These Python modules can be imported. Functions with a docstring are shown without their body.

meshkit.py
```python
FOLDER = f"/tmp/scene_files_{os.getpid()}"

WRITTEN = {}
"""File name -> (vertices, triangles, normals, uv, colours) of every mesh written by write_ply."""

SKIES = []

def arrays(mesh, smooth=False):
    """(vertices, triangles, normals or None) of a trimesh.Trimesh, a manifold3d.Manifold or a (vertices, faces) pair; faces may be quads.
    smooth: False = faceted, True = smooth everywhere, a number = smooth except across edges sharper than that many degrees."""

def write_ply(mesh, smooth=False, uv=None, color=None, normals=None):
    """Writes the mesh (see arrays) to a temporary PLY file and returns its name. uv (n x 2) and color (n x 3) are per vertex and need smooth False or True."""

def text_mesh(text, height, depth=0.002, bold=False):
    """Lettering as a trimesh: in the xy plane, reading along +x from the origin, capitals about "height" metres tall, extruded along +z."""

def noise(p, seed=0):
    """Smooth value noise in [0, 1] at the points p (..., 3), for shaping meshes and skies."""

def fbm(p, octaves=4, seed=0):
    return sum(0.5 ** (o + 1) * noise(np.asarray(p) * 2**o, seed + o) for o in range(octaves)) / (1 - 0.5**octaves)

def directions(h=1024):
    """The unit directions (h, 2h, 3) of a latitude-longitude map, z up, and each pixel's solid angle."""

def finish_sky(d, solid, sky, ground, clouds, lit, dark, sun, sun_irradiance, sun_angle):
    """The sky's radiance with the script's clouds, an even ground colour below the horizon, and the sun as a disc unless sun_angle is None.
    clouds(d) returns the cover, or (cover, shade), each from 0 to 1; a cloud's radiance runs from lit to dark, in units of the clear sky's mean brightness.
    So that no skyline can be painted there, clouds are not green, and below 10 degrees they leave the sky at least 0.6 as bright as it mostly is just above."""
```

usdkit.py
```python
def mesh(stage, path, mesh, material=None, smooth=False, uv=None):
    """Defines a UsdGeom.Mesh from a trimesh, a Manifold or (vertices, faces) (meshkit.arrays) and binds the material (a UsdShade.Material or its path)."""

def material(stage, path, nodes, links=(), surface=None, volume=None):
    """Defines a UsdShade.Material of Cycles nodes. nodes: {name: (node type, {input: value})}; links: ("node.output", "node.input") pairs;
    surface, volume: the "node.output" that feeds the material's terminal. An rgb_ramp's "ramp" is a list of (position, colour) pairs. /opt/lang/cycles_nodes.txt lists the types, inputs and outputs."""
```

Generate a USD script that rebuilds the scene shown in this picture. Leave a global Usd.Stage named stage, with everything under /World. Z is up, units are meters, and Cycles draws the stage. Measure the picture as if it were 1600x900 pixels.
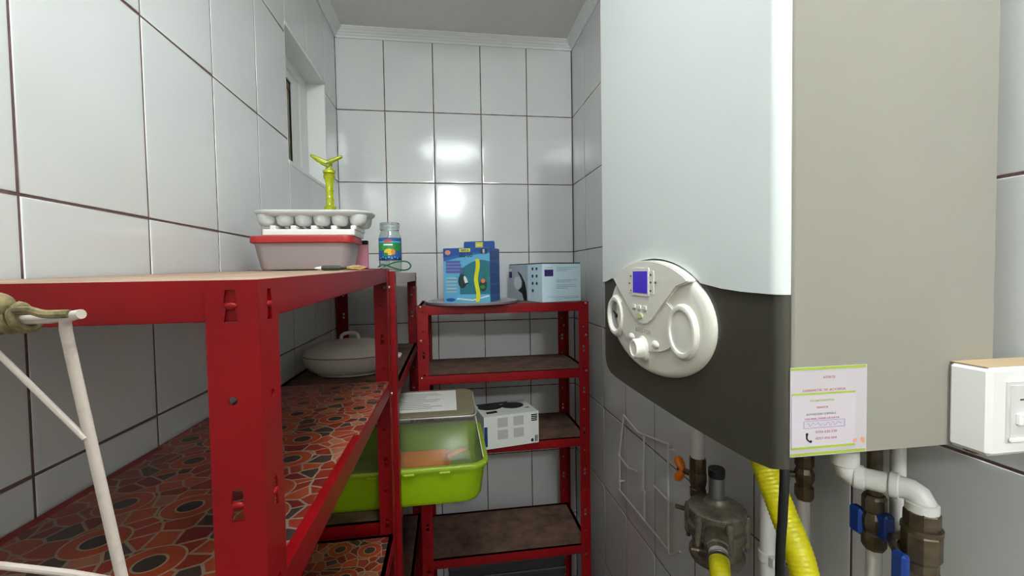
import math, random
import numpy as np, trimesh, usdkit, meshkit
import manifold3d as m3
from shapely.geometry import Polygon, Point, box as sbox
from shapely import affinity
from pxr import Usd, UsdGeom, Gf, Sdf, UsdLux

random.seed(4)
stage = Usd.Stage.CreateInMemory()
UsdGeom.SetStageUpAxis(stage, "Z")
UsdGeom.Xform.Define(stage, "/World")
H = 1.41          # eye height above the floor; positions below are relative to the eye, the floor is at -H

# ---------------------------------------------------------------- camera, light, exposure
EXPOSURE = 0.70
DOME_STRENGTH = 13.0         # shallow dome lamp on the ceiling over the camera
GLOBE_STRENGTH = 225.0       # globe lamp further back, mirrored in the end wall

DOME_POS = (0.05, 0.22, 1.02)
GLOBE_POS = (0.03, -1.70, 0.93)
cam = UsdGeom.Camera.Define(stage, "/World/camera")
F_PX, YAW, PITCH, ROLL = 686.0, 0.1438, 0.0345, 0.0163
fwd = np.array([math.sin(YAW) * math.cos(PITCH), math.cos(YAW) * math.cos(PITCH), -math.sin(PITCH)])
rgt0 = np.array([math.cos(YAW), -math.sin(YAW), 0.0]); dwn0 = np.cross(fwd, rgt0)
rgt = math.cos(ROLL) * rgt0 + math.sin(ROLL) * dwn0
dwn = -math.sin(ROLL) * rgt0 + math.cos(ROLL) * dwn0
cm = Gf.Matrix4d(*rgt, 0, *(-dwn), 0, *(-fwd), 0, 0, 0, H, 1)
cam.AddTransformOp().Set(cm)
cam.CreateHorizontalApertureAttr(36.0); cam.CreateFocalLengthAttr(36.0 * F_PX / 1600)
cam.CreateClippingRangeAttr(Gf.Vec2f(0.02, 50))
cam.CreateExposureAttr(EXPOSURE)

# ---------------------------------------------------------------- helpers
def lin(r, g, b):
    f = lambda c: c / 12.92 if c <= 0.04045 else ((c + 0.055) / 1.055) ** 2.4
    return tuple(f(c / 255) for c in (r, g, b))

MATS = {}
def M(name, rgb, rough=0.5, metal=0.0, noise=None, bump=None, trans=0.0, emit=0.0, spec=0.5, coat=0.0, alpha=None, ior=1.5):
    """noise: (scale, second sRGB colour, low, high); bump: (scale, strength)"""
    nodes = {"p": ("principled_bsdf", {"base_color": lin(*rgb), "roughness": rough, "metallic": metal, "transmission_weight": trans,
                                       "specular_ior_level": spec, "coat_weight": coat, "ior": ior})}
    links = []
    if emit:
        nodes["p"][1].update({"emission_color": lin(*rgb), "emission_strength": emit})
    if alpha is not None:
        nodes["p"][1]["alpha"] = alpha
    if noise or bump:
        nodes["g"] = ("geometry", {})
    if noise:
        sc, c2, lo, hi = noise
        nodes["n"] = ("noise_texture", {"scale": sc, "detail": 5.0, "roughness": 0.6})
        nodes["r"] = ("rgb_ramp", {"ramp": [(lo, lin(*rgb)), (hi, lin(*c2))]})
        links += [("g.position", "n.vector"), ("n.fac", "r.fac"), ("r.color", "p.base_color")]
    if bump:
        nodes["bn"] = ("noise_texture", {"scale": bump[0], "detail": 3.0})
        nodes["b"] = ("bump", {"strength": bump[1], "distance": 0.001})
        links += [("g.position", "bn.vector"), ("bn.fac", "b.height"), ("b.normal", "p.normal")]
    MATS[name] = usdkit.material(stage, "/World/Looks/" + name, nodes, links, surface="p.BSDF")
    return MATS[name]

COUNT, ORIGIN = {}, {}
def numbered(parent, name):
    k = COUNT.get((parent, name), 0); COUNT[(parent, name)] = k + 1
    return name if k == 0 else f"{name}_{k:03d}"

def tag(prim, label=None, cat=None, group=None, kind=None):
    for k, v in (("label", label), ("category", cat), ("group", group), ("kind", kind)):
        if v: prim.SetCustomDataByKey(k, v)
    return prim

def thing(name, label, cat, loc=(0, 0, 0), group=None, kind=None):
    path = "/World/" + numbered("/World", name)
    x = UsdGeom.Xform.Define(stage, path)
    x.AddTranslateOp().Set(Gf.Vec3d(loc[0], loc[1], loc[2] + H))
    ORIGIN[path] = np.array([loc[0], loc[1], loc[2]], float)
    return tag(x.GetPrim(), label, cat, group, kind)

def arr(m):
    if isinstance(m, (list,)): m = cat(m)
    if hasattr(m, "to_mesh"):
        q = m.to_mesh(); m = trimesh.Trimesh(np.array(q.vert_properties[:, :3]), np.array(q.tri_verts), process=False)
    return m

def obj(name, mesh, mat, parent=None, label=None, cat_=None, group=None, kind=None, smooth=32):
    mesh = arr(mesh).copy()
    if parent is None:
        path = "/World/" + numbered("/World", name); mesh.apply_translation([0, 0, H]); ORIGIN[path] = np.array([0, 0, 0.0])
    else:
        pp = str(parent.GetPath()); path = pp + "/" + numbered(pp, name)
        o = ORIGIN[pp]; ORIGIN[path] = o; mesh.apply_translation(-o)
    g = usdkit.mesh(stage, path, mesh, MATS[mat] if isinstance(mat, str) else mat, smooth=smooth)
    return tag(g.GetPrim(), label, cat_, group, kind)

def cat(ms): return trimesh.util.concatenate([arr(m) for m in ms])

def bx(x0, x1, y0, y1, z0, z1, b=0.0):
    x0, x1 = min(x0, x1), max(x0, x1); y0, y1 = min(y0, y1), max(y0, y1); z0, z1 = min(z0, z1), max(z0, z1)
    if b <= 0:
        return trimesh.creation.box(bounds=[[x0, y0, z0], [x1, y1, z1]])
    pts = []
    for sx, X in ((1, x0), (-1, x1)):
        for sy, Y in ((1, y0), (-1, y1)):
            for sz, Z in ((1, z0), (-1, z1)):
                pts += [(X, Y + sy * b, Z + sz * b), (X + sx * b, Y, Z + sz * b), (X + sx * b, Y + sy * b, Z)]
    return trimesh.convex.convex_hull(np.array(pts))

def frame(origin, u, v):
    u = np.array(u, float); v = np.array(v, float); u /= np.linalg.norm(u); v /= np.linalg.norm(v)
    T = np.eye(4); T[:3, 0], T[:3, 1], T[:3, 2], T[:3, 3] = u, v, np.cross(u, v), origin
    return T

def put(mesh, T):
    m = arr(mesh).copy(); m.apply_transform(T); return m

def ext(poly, d):
    gs = [g for g in getattr(poly, "geoms", [poly]) if g.area > 0]
    return cat([trimesh.creation.extrude_polygon(g, d, engine="earcut") for g in gs])

def rrect(w, h, r, n=5, cx=0, cy=0):
    return affinity.translate(sbox(-w / 2 + r, -h / 2 + r, w / 2 - r, h / 2 - r).buffer(r, quad_segs=n), cx, cy)

def ellipse(cx, cy, rx, ry, n=48):
    a = np.linspace(0, 2 * np.pi, n, endpoint=False)
    return Polygon(np.c_[cx + rx * np.cos(a), cy + ry * np.sin(a)])

def ringpts(w, h, r, n=6):
    """closed outline of a rounded rectangle with a fixed number of points"""
    out = []
    for k, (sx, sy) in enumerate(((1, 1), (-1, 1), (-1, -1), (1, -1))):
        for a in np.linspace(0, np.pi / 2, n):
            t = a + k * np.pi / 2
            out.append((sx * (w / 2 - r) + r * math.cos(t), sy * (h / 2 - r) + r * math.sin(t)))
    return np.array(out)

def loft(sections, cap0=True, cap1=True):
    """sections: list of (n,3) rings, all with the same n, wound anticlockwise seen from above going up"""
    n = len(sections[0]); v = np.vstack(sections); f = []
    for s in range(len(sections) - 1):
        for i in range(n):
            a, b = s * n + i, s * n + (i + 1) % n
            f += [(a, b, b + n), (a, b + n, a + n)]
    v = list(map(tuple, v))
    if cap0:
        v.append(tuple(np.mean(sections[0], 0))); c = len(v) - 1
        f += [(c, (i + 1) % n, i) for i in range(n)]
    if cap1:
        v.append(tuple(np.mean(sections[-1], 0))); c = len(v) - 1; o = (len(sections) - 1) * n
        f += [(c, o + i, o + (i + 1) % n) for i in range(n)]
    return trimesh.Trimesh(np.array(v), np.array(f), process=False)

def ring3(pts2, z, cx=0, cy=0): return np.c_[pts2[:, 0] + cx, pts2[:, 1] + cy, np.full(len(pts2), z)]

def tube(pts, r, n=12, smooth_path=True, k=6):
    P = np.array(pts, float)
    if smooth_path and len(P) > 2:      # Catmull-Rom
        Q = np.vstack([2 * P[0] - P[1], P, 2 * P[-1] - P[-2]]); out = []
        for i in range(1, len(Q) - 2):
            for t in np.linspace(0, 1, k, endpoint=False):
                a, b, c, d = Q[i - 1:i + 3]
                out.append(0.5 * (2 * b + (c - a) * t + (2 * a - 5 * b + 4 * c - d) * t * t + (3 * b - a - 3 * c + d) * t ** 3))
        P = np.array(out + [P[-1]])
    T = np.gradient(P, axis=0); T /= np.linalg.norm(T, axis=1, keepdims=True)
    u = np.cross(T[0], [0, 0, 1.0])
    if np.linalg.norm(u) < 1e-3: u = np.cross(T[0], [1.0, 0, 0])
    rr = np.broadcast_to(np.asarray(r, float), (len(P),)); rings = []
    a = np.linspace(0, 2 * np.pi, n, endpoint=False)
    for i in range(len(P)):
        u = u - T[i] * (u @ T[i]); u /= np.linalg.norm(u); w = np.cross(T[i], u)
        rings.append(P[i] + rr[i] * (np.outer(np.cos(a), u) + np.outer(np.sin(a), w)))
    return loft(rings)

def lathe(prof, n=32, at=(0, 0, 0), axis=None):
    """prof: (r, z) from bottom to top; solid of revolution about z"""
    rings = []; a = np.linspace(0, 2 * np.pi, n, endpoint=False)
    for r, z in prof: rings.append(np.c_[max(r, 1e-5) * np.cos(a), max(r, 1e-5) * np.sin(a), np.full(n, z)])
    m = loft(rings)
    if axis is not None: m.apply_transform(trimesh.geometry.align_vectors([0, 0, 1], np.array(axis, float)))
    m.apply_translation(at); return m

def cyl(p0, p1, r, n=20, b=0.0):
    p0, p1 = np.array(p0, float), np.array(p1, float); L = np.linalg.norm(p1 - p0)
    prof = [(r, 0), (r, L)] if not b else [(r - b, 0), (r, b), (r, L - b), (r - b, L)]
    return lathe(prof, n, p0, p1 - p0)

def blob(c, rx, ry, rz, sub=2):
    m = trimesh.creation.icosphere(subdivisions=sub); m.apply_scale([rx, ry, rz]); m.apply_translation(c); return m

def text(s, h, T, depth=0.0004, bold=False, w=None):
    m = meshkit.text_mesh(s, h, depth, bold)
    if w:
        k = w / (m.bounds[1][0] - m.bounds[0][0]); m.apply_scale([k, 1, 1])
    return put(m, T)

# ---------------------------------------------------------------- materials
def tile_material(name, a, b):
    usd = usdkit.material(stage, "/World/Looks/" + name, {
        "o": ("object_info", {}), "g": ("geometry", {}),
        "n": ("noise_texture", {"scale": 5.0, "detail": 3.0}),
        "r": ("rgb_ramp", {"ramp": [(0.3, lin(*a)), (0.7, lin(*b))]}),
        "bn": ("noise_texture", {"scale": 14.0, "detail": 2.0}),
        "b": ("bump", {"strength": 0.10, "distance": 0.002}),
        "p": ("principled_bsdf", {"roughness": 0.13, "specular_ior_level": 0.5})},
        [("g.position", "n.vector"), ("n.fac", "r.fac"), ("r.color", "p.base_color"),
         ("g.position", "bn.vector"), ("bn.fac", "b.height"), ("b.normal", "p.normal")], surface="p.BSDF")
    MATS[name] = usd
tile_material("white_glazed_tile", (222, 223, 221), (216, 218, 217))
M("grout", (122, 92, 90), 0.9, noise=(40, (96, 74, 74), .35, .65))
M("painted_wall", (214, 212, 206), 0.8)
M("ceiling_paint", (228, 226, 219), 0.85, noise=(3, (222, 220, 213), .4, .6))
M("cornice_white", (226, 227, 225), 0.6)
M("floor_tile", (120, 92, 76), 0.35, noise=(8, (96, 74, 62), .3, .7))
M("red_paint", (146, 6, 16), 0.40, noise=(18, (130, 4, 13), .35, .7), bump=(60, .08), spec=0.3)
M("red_paint_dark", (60, 12, 16), 0.6)
M("zinc", (170, 168, 165), 0.35, 0.9)
M("dusty_board", (176, 150, 128), 0.8, noise=(14, (150, 124, 104), .35, .7))
M("brown_board", (122, 92, 76), 0.8, noise=(16, (74, 52, 42), .4, .72))
M("beige_laminate", (228, 210, 202), 0.6)
M("white_plastic", (228, 228, 222), 0.4)
M("pvc_white", (232, 234, 231), 0.35)
M("glass_dim", (176, 168, 138), 0.25, noise=(4, (162, 152, 124), .4, .6))
M("brown_wood", (120, 84, 52), 0.5)
M("gasket", (24, 24, 22), 0.7)
M("boiler_white", (222, 228, 225), 0.28, coat=0.2)
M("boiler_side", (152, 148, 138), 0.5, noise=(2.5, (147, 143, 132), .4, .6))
M("boiler_grey", (64, 62, 53), 0.36)
M("panel_ivory", (226, 223, 209), 0.38)
M("panel_ivory_b", (234, 231, 219), 0.36)
M("mark_grey", (110, 108, 100), 0.6)
M("mark_pale", (172, 170, 160), 0.6)
M("dial_grey", (150, 152, 152), 0.35)
M("black", (18, 18, 18), 0.45)
M("screen_violet", (58, 40, 170), 0.25, emit=0.28)
M("led_lime", (206, 214, 160), 0.4)
M("sticker_paper", (196, 187, 192), 0.6)
M("sticker_paper_b", (203, 193, 201), 0.6)
M("lime_print", (160, 182, 62), 0.6)
M("pink_print", (176, 96, 116), 0.7)
M("grey_print", (128, 118, 128), 0.7)
M("violet_print", (150, 138, 186), 0.7)
M("orange_print", (222, 150, 120), 0.7)
M("ppr_white", (222, 220, 214), 0.4)
M("brass_dark", (112, 98, 78), 0.42, 0.7, noise=(60, (84, 73, 58), .4, .65))
M("alu_cast", (138, 130, 114), 0.5, 0.55, noise=(90, (112, 104, 90), .4, .65))
M("steel_grey", (140, 142, 145), 0.35, 0.8)
M("orange_plastic", (232, 116, 18), 0.4)
M("blue_handle", (24, 60, 140), 0.4)
M("gas_yellow", (214, 204, 14), 0.42)
M("black_rubber", (14, 14, 16), 0.5)
M("copper", (170, 112, 72), 0.4, 0.8)
M("wire_white", (206, 192, 182), 0.5, noise=(55, (150, 134, 120), .55, .8))
M("knot_cloth", (150, 136, 96), 0.9, noise=(120, (92, 82, 54), .4, .65))
M("red_lid", (176, 40, 42), 0.4)
M("frosted_plastic", (206, 190, 190), 0.45, trans=0.45)
M("tray_white", (238, 238, 232), 0.35)
M("milky_plastic", (232, 234, 230), 0.35, trans=0.3)
M("yellow_clear", (206, 214, 30), 0.12, trans=0.75)
M("jar_glass", (235, 242, 240), 0.04, trans=1.0, ior=1.45)
M("label_blue", (40, 96, 160), 0.5)
M("label_navy", (26, 52, 112), 0.5)
M("label_cyan", (90, 176, 200), 0.5)
M("label_green", (46, 140, 74), 0.5)
M("label_red", (206, 70, 66), 0.5)
M("label_white", (232, 236, 236), 0.5)
M("fruit_yellow", (226, 196, 50), 0.5)
M("fruit_orange", (226, 130, 50), 0.5)
M("cord_green", (22, 92, 44), 0.5)
M("packet_pink", (214, 142, 160), 0.5)
M("pen_green", (54, 66, 56), 0.45)
M("dry_tan", (186, 156, 104), 0.8)
M("paper", (232, 230, 224), 0.7)
M("ceramic", (224, 216, 204), 0.2)
M("ceramic_line", (150, 112, 96), 0.4)
M("lime_plastic", (150, 188, 6), 0.4)
M("lime_rim", (158, 186, 44), 0.35)
M("clear_hood", (206, 204, 186), 0.14, alpha=0.05)
M("hood_edge", (206, 204, 190), 0.2, alpha=0.55)
M("scoop_orange", (236, 150, 4), 0.4)
M("smoky_hood", (150, 142, 112), 0.3, alpha=0.72)
M("carton_blue", (52, 106, 178), 0.45)
M("carton_blue_b", (38, 84, 160), 0.45)
M("carton_sky", (98, 178, 214), 0.45)
M("carton_teal", (46, 120, 136), 0.45)
M("carton_dark", (40, 62, 60), 0.5)
M("carton_violet", (104, 96, 170), 0.5)
M("tape_yellow", (226, 222, 40), 0.35)
M("carton_ice", (212, 236, 246), 0.5)
M("carton_ice_b", (160, 192, 210), 0.5)
M("carton_silver", (180, 194, 198), 0.5)
M("carton_purple", (58, 38, 110), 0.5)
M("carton_white", (226, 226, 220), 0.55)
M("carton_grey", (186, 186, 182), 0.6)
M("lid_grey", (184, 180, 186), 0.25, trans=0.25)
M("crate_grey", (46, 45, 46), 0.6)
M("switch_white", (236, 234, 230), 0.4)
M("switch_grey", (214, 210, 208), 0.45)
M("dust_tan", (188, 164, 130), 0.9)
M("dome_glass", (244, 252, 255), 0.3, emit=DOME_STRENGTH)
M("lamp_glass", (244, 252, 255), 0.3, emit=GLOBE_STRENGTH)

def lino():
    n = {
        "g": ("geometry", {}),
        "va": ("voronoi_texture", {"dimensions": "2D", "scale": 13.0, "randomness": 0.8}),
        "vb": ("voronoi_texture", {"dimensions": "2D", "scale": 42.0, "randomness": 0.95}),
        "ve": ("voronoi_texture", {"dimensions": "2D", "scale": 42.0, "randomness": 0.95, "feature": "distance_to_edge"}),
        "s": ("separate_color", {}),
        "pal": ("rgb_ramp", {"interpolate": False, "ramp": [(0, lin(176, 62, 44)), (.22, lin(206, 92, 56)), (.45, lin(92, 74, 66)), (.6, lin(190, 74, 60)), (.74, lin(150, 48, 46)), (.88, lin(198, 128, 96))]}),
        "edge": ("math", {"math_type": "less_than", "value2": 0.06}),
        "mixe": ("mix_color", {"b": lin(196, 172, 146)}),
        "ring": ("rgb_ramp", {"interpolate": False, "ramp": [(0, lin(78, 66, 62)), (.15, lin(200, 178, 150)), (.18, lin(206, 88, 52)), (.33, lin(200, 178, 150)), (.36, lin(170, 60, 48))]}),
        "rmask": ("math", {"math_type": "less_than", "value2": 0.36}),
        "mixr": ("mix_color", {}),
        "dn": ("noise_texture", {"scale": 7.0, "detail": 4.0}),
        "dr": ("rgb_ramp", {"ramp": [(.35, (.74, .70, .68)), (.7, (.40, .36, .35))]}),
        "dm": ("mix_color", {"blend_type": "multiply", "fac": 1.0}),
        "p": ("principled_bsdf", {"roughness": 0.38})}
    l = [("g.position", "va.vector"), ("g.position", "vb.vector"), ("g.position", "ve.vector"), ("vb.color", "s.color"), ("s.r", "pal.fac"),
         ("ve.distance", "edge.value1"), ("edge.value", "mixe.fac"), ("pal.color", "mixe.a"),
         ("va.distance", "ring.fac"), ("va.distance", "rmask.value1"), ("rmask.value", "mixr.fac"), ("mixe.result", "mixr.a"), ("ring.color", "mixr.b"),
         ("g.position", "dn.vector"), ("dn.fac", "dr.fac"), ("mixr.result", "dm.a"), ("dr.color", "dm.b"), ("dm.result", "p.base_color")]
    MATS["mosaic_lino"] = usdkit.material(stage, "/World/Looks/mosaic_lino", n, l, surface="p.BSDF")
lino()

# ---------------------------------------------------------------- the room
XL, XR, YB, YF = -0.4436, 0.565, 1.931, -2.00
FLOOR, CEIL = -H, 1.02
TW, TH, G = 0.2028, 0.30, 0.0036
rng = random.Random(11)
def tile_mesh(w, h, t=0.0014, e=0.007):
    """a glazed tile in its own plane (x right, y up, z out of the wall) with pillowed edges"""
    rings = []
    for ins, z in ((0, -0.003), (0, t - 0.0009), (0.0012, t - 0.0003), (min(e, w / 4, h / 4), t)):
        rings.append(np.array([(ins, ins, z), (w - ins, ins, z), (w - ins, h - ins, z), (ins, h - ins, z)]))
    return loft(rings, cap0=False)

def tiled_wall(name, label, T, umin, umax, ucols, vmin, vmax, vrows, hole=None, sub=None):
    """T maps (u, v, out) to the room. Each tile becomes a mesh of its own."""
    root = thing(name, label, "wall", kind="structure")
    depth = 0.12
    poly = sbox(umin, vmin, umax, vmax)
    if hole: poly = poly.difference(sbox(*hole))
    obj("grout_bed", put(ext(poly, depth), T @ trimesh.transformations.translation_matrix([0, 0, -depth])), "grout", root)
    us = [umin] + [u for u in sorted(ucols) if umin + .004 < u < umax - .004] + [umax]
    vs = [vmin] + [v for v in sorted(vrows) if vmin + .004 < v < vmax - .004] + [vmax]
    for i in range(len(us) - 1):
        for j in range(len(vs) - 1):
            rects = [(us[i], vs[j], us[i + 1], vs[j + 1])]
            if hole:
                a, b, c, d = rects[0]; h0, h1, h2, h3 = hole
                if a < h2 - .004 and c > h0 + .004 and b < h3 and d > h1:
                    rects = [(a, b, c, h1), (a, h3, c, d), (a, max(b, h1), h0, min(d, h3)), (h2, max(b, h1), c, min(d, h3))]
            for a, b, c, d in rects:
                if c - a < .012 or d - b < .012: continue
                m = tile_mesh(c - a - G, d - b - G)
                m.apply_translation([-(c - a) / 2, -(d - b) / 2, 0])
                R = trimesh.transformations.euler_matrix(rng.uniform(-.0022, .0022), rng.uniform(-.0022, .0022), 0)
                m.apply_transform(R)
                m.apply_translation([(a + c) / 2, (b + d) / 2, 0])
                obj("tile", put(m, T), "white_glazed_tile", root, smooth=True)
    return root

vrows = [0.0926 + TH * k for k in range(-6, 5)]
PO = 0.0014   # tiles stand this proud of the grout bed, so the bed lies that far behind the tile face
WIN = (1.346, 0.327, 1.752, 0.722)
# left wall: seen from inside, u runs along +y
tiled_wall("wall_left", "white tiled wall behind the long red shelves, with the small window", frame((XL - PO, 0, 0), (0, 1, 0), (0, 0, 1)),
           0.0, YB, [0.535 + TW * k for k in range(-3, 9)], FLOOR, CEIL, vrows, hole=WIN)
tiled_wall("wall_back", "white tiled end wall behind the short red shelf unit", frame((0, YB + PO, 0), (1, 0, 0), (0, 0, 1)),
           XL, XR, [-0.248 + TW * k for k in range(0, 5)], FLOOR, CEIL, vrows)
# right wall faces -x: u runs along -y
tiled_wall("wall_right", "white tiled wall carrying the boiler and its pipes", frame((XR + PO, 0, 0), (0, -1, 0), (0, 0, 1)),
           -YB, 0.0, [-(1.15 + TW * k) for k in range(-6, 5)], FLOOR, CEIL, vrows)
def shell(name, mesh, mat, label, c):
    obj(name, mesh, mat, None, label, c, kind="structure")
shell("wall_front", cat([bx(XL - .12, XR + .12, YF - .1, YF, FLOOR, CEIL), bx(XL - .12, XL, YF, 0, FLOOR, CEIL), bx(XR, XR + .12, YF, 0, FLOOR, CEIL)]),
      "painted_wall", "plain painted walls around the entrance end behind the camera", "wall")
shell("ceiling", bx(XL - .12, XR + .12, YF - .1, YB + .12, CEIL, CEIL + .1), "ceiling_paint", "matt grey white ceiling of the narrow room", "ceiling")
shell("floor", bx(XL - .12, XR + .12, YF - .1, YB + .12, FLOOR - .1, FLOOR), "floor_tile", "brown floor hidden in shade under the shelves", "floor")
# cornice: a stepped plaster profile (distance from wall, drop from ceiling)
prof = [(0, 0), (.032, 0), (.032, .004), (.028, .007), (.026, .010), (.020, .014), (.018, .018), (.012, .022), (.011, .026), (.006, .030), (.005, .038), (0, .038)]
def cornice(p0, p1, inward, label):
    p0, p1 = np.array(p0, float), np.array(p1, float); d = (p1 - p0) / np.linalg.norm(p1 - p0); L = np.linalg.norm(p1 - p0)
    T = np.eye(4); T[:3, 0] = inward; T[:3, 1] = (0, 0, -1); T[:3, 2] = np.cross(inward, (0, 0, -1)); T[:3, 3] = p0
    if T[:3, 2] @ d < 0: T[:3, 3] = p1
    obj("trim", put(ext(Polygon(prof), L), T), "cornice_white", None, label, "cornice", kind="structure", smooth=False)
COUNT[("/World", "trim")] = 1
cornice((XL, YB, CEIL), (XR, YB, CEIL), (0, -1, 0), "white stepped plaster cornice above the end wall")
cornice((XL, YF, CEIL), (XL, YB, CEIL), (1, 0, 0), "white stepped plaster cornice above the window wall")
cornice((XR, YF, CEIL), (XR, YB, CEIL), (-1, 0, 0), "white stepped plaster cornice above the boiler wall")

# window set back in the left wall
w0, wz0, w1, wz1 = WIN
win = thing("window_1", "small white framed window recessed in the left tiled wall", "window", (XL, (w0 + w1) / 2, wz0), kind="structure")
RX = XL - 0.062
T = 0.008
obj("reveal", cat([bx(RX - .06, XL - .001, w0 - .004, w0 + .001, wz0, wz1), bx(RX - .06, XL + .001, w1 - T, w1 + .004, wz0, wz1),
                   bx(RX - .06, XL + .001, w0, w1, wz1 - T, wz1 + .004), bx(RX - .06, XL + .001, w0, w1, wz0 - .004, wz0 + T)]), "pvc_white", win)
fr = lambda a, b, c, d, t: sbox(a, b, c, d).difference(sbox(a + t, b + t, c - t, d - t))
TW_ = frame((RX - .055, 0, 0), (0, 1, 0), (0, 0, 1))
def leaf(side, bot, top, wide):      # a frame whose sides, bottom and top have their own widths
    A = sbox(w0 + T + side, wz0 + T + bot, w1 - T - side, wz1 - T - top)
    return A.difference(sbox(w0 + T + side + wide, wz0 + T + bot + min(wide, .012), w1 - T - side - wide, wz1 - T - top - min(wide, .03)))
obj("frame", put(ext(leaf(0, 0, 0, .075), .055), TW_), "pvc_white", win)
obj("sash", put(ext(leaf(.073, .010, .028, .068), .048), TW_), "pvc_white", win)
obj("sash_edge", put(ext(leaf(.136, .020, .056, .007), .044), TW_), "gasket", win)
obj("blind_box", bx(RX - .05, RX - .013, w0 + T + .143, w1 - T - .143, wz1 - .092, wz1 - .064), "brown_wood", win, "brown wooden strip at the top of the pane")
obj("pane", bx(RX - .05, RX - .016, w0 + T + .143, w1 - T - .143, wz0 + .028, wz1 - .092), "glass_dim", win)

# ceiling lamp behind the camera
lx, ly, lz = GLOBE_POS
lamp = thing("globe_lamp", "round white glass globe lamp at the entrance end of the ceiling", "lamp", (lx, ly, CEIL))
obj("base", lathe([(.045, lz + .05), (.05, lz + .06), (.05, CEIL)], at=(lx, ly, 0)), "white_plastic", lamp)
obj("globe", blob((lx, ly, lz), .066, .066, .066, 3), "lamp_glass", lamp)
lx, ly, lz = DOME_POS
lamp = thing("ceiling_lamp", "shallow white glass dome lamp on the ceiling over the near shelves", "lamp", (lx, ly, CEIL))
obj("base", lathe([(.258, CEIL - .018), (.260, CEIL - .015), (.260, CEIL)], 56, (lx, ly, 0)), "white_plastic", lamp)
obj("dome", lathe([(.002, CEIL - .082), (.09, CEIL - .079), (.165, CEIL - .066), (.215, CEIL - .046), (.245, CEIL - .018)], 56, (lx, ly, 0)), "dome_glass", lamp, smooth=60)

# unseen box with doors, added to keep globe light off the near shelves
cup = thing("shade_blocker", "unseen tall white blocker added behind the camera to shade the near shelves", "shade_blocker", (-.25, -.40, FLOOR))
obj("carcass", bx(XL + .004, -.070, -.640, -.190, FLOOR + .06, .46, .003), "painted_wall", cup)
obj("plinth", bx(XL + .004, -.085, -.630, -.200, FLOOR, FLOOR + .06), "painted_wall", cup)
for y0, y1 in ((-.638, -.417), (-.413, -.192)):
    dd = obj("door", bx(-.070, -.052, y0, y1, FLOOR + .065, .455, .002), "painted_wall", cup)
    hy = y1 - .03 if y0 < -.5 else y0 + .03
    obj("handle", tube([(-.052, hy, -.36), (-.030, hy, -.36), (-.030, hy, -.24), (-.052, hy, -.24)], .005, 10, smooth_path=False), "zinc", dd)

# ---------------------------------------------------------------- red shelf units
FW, FT = 0.037, 0.0018
def flange(height, w=FW, skip=0.0):
    """flat strip with slots: u across (0 = corner edge), v up, 0 = top"""
    p = sbox(skip, -height, w, 0)
    holes = []; z = -0.012
    while z > -height + .03:
        for dz in (0, -.0145):
            holes.append(Polygon([(w * .40, z + dz - .0048), (w * .66, z + dz - .0048), (w * .62, z + dz + .0048), (w * .44, z + dz + .0048)]))
        holes.append(Point(w * .55, z - .078).buffer(.0032, quad_segs=4))
        z -= .150
    for h in holes: p = p.difference(h)
    return p

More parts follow.
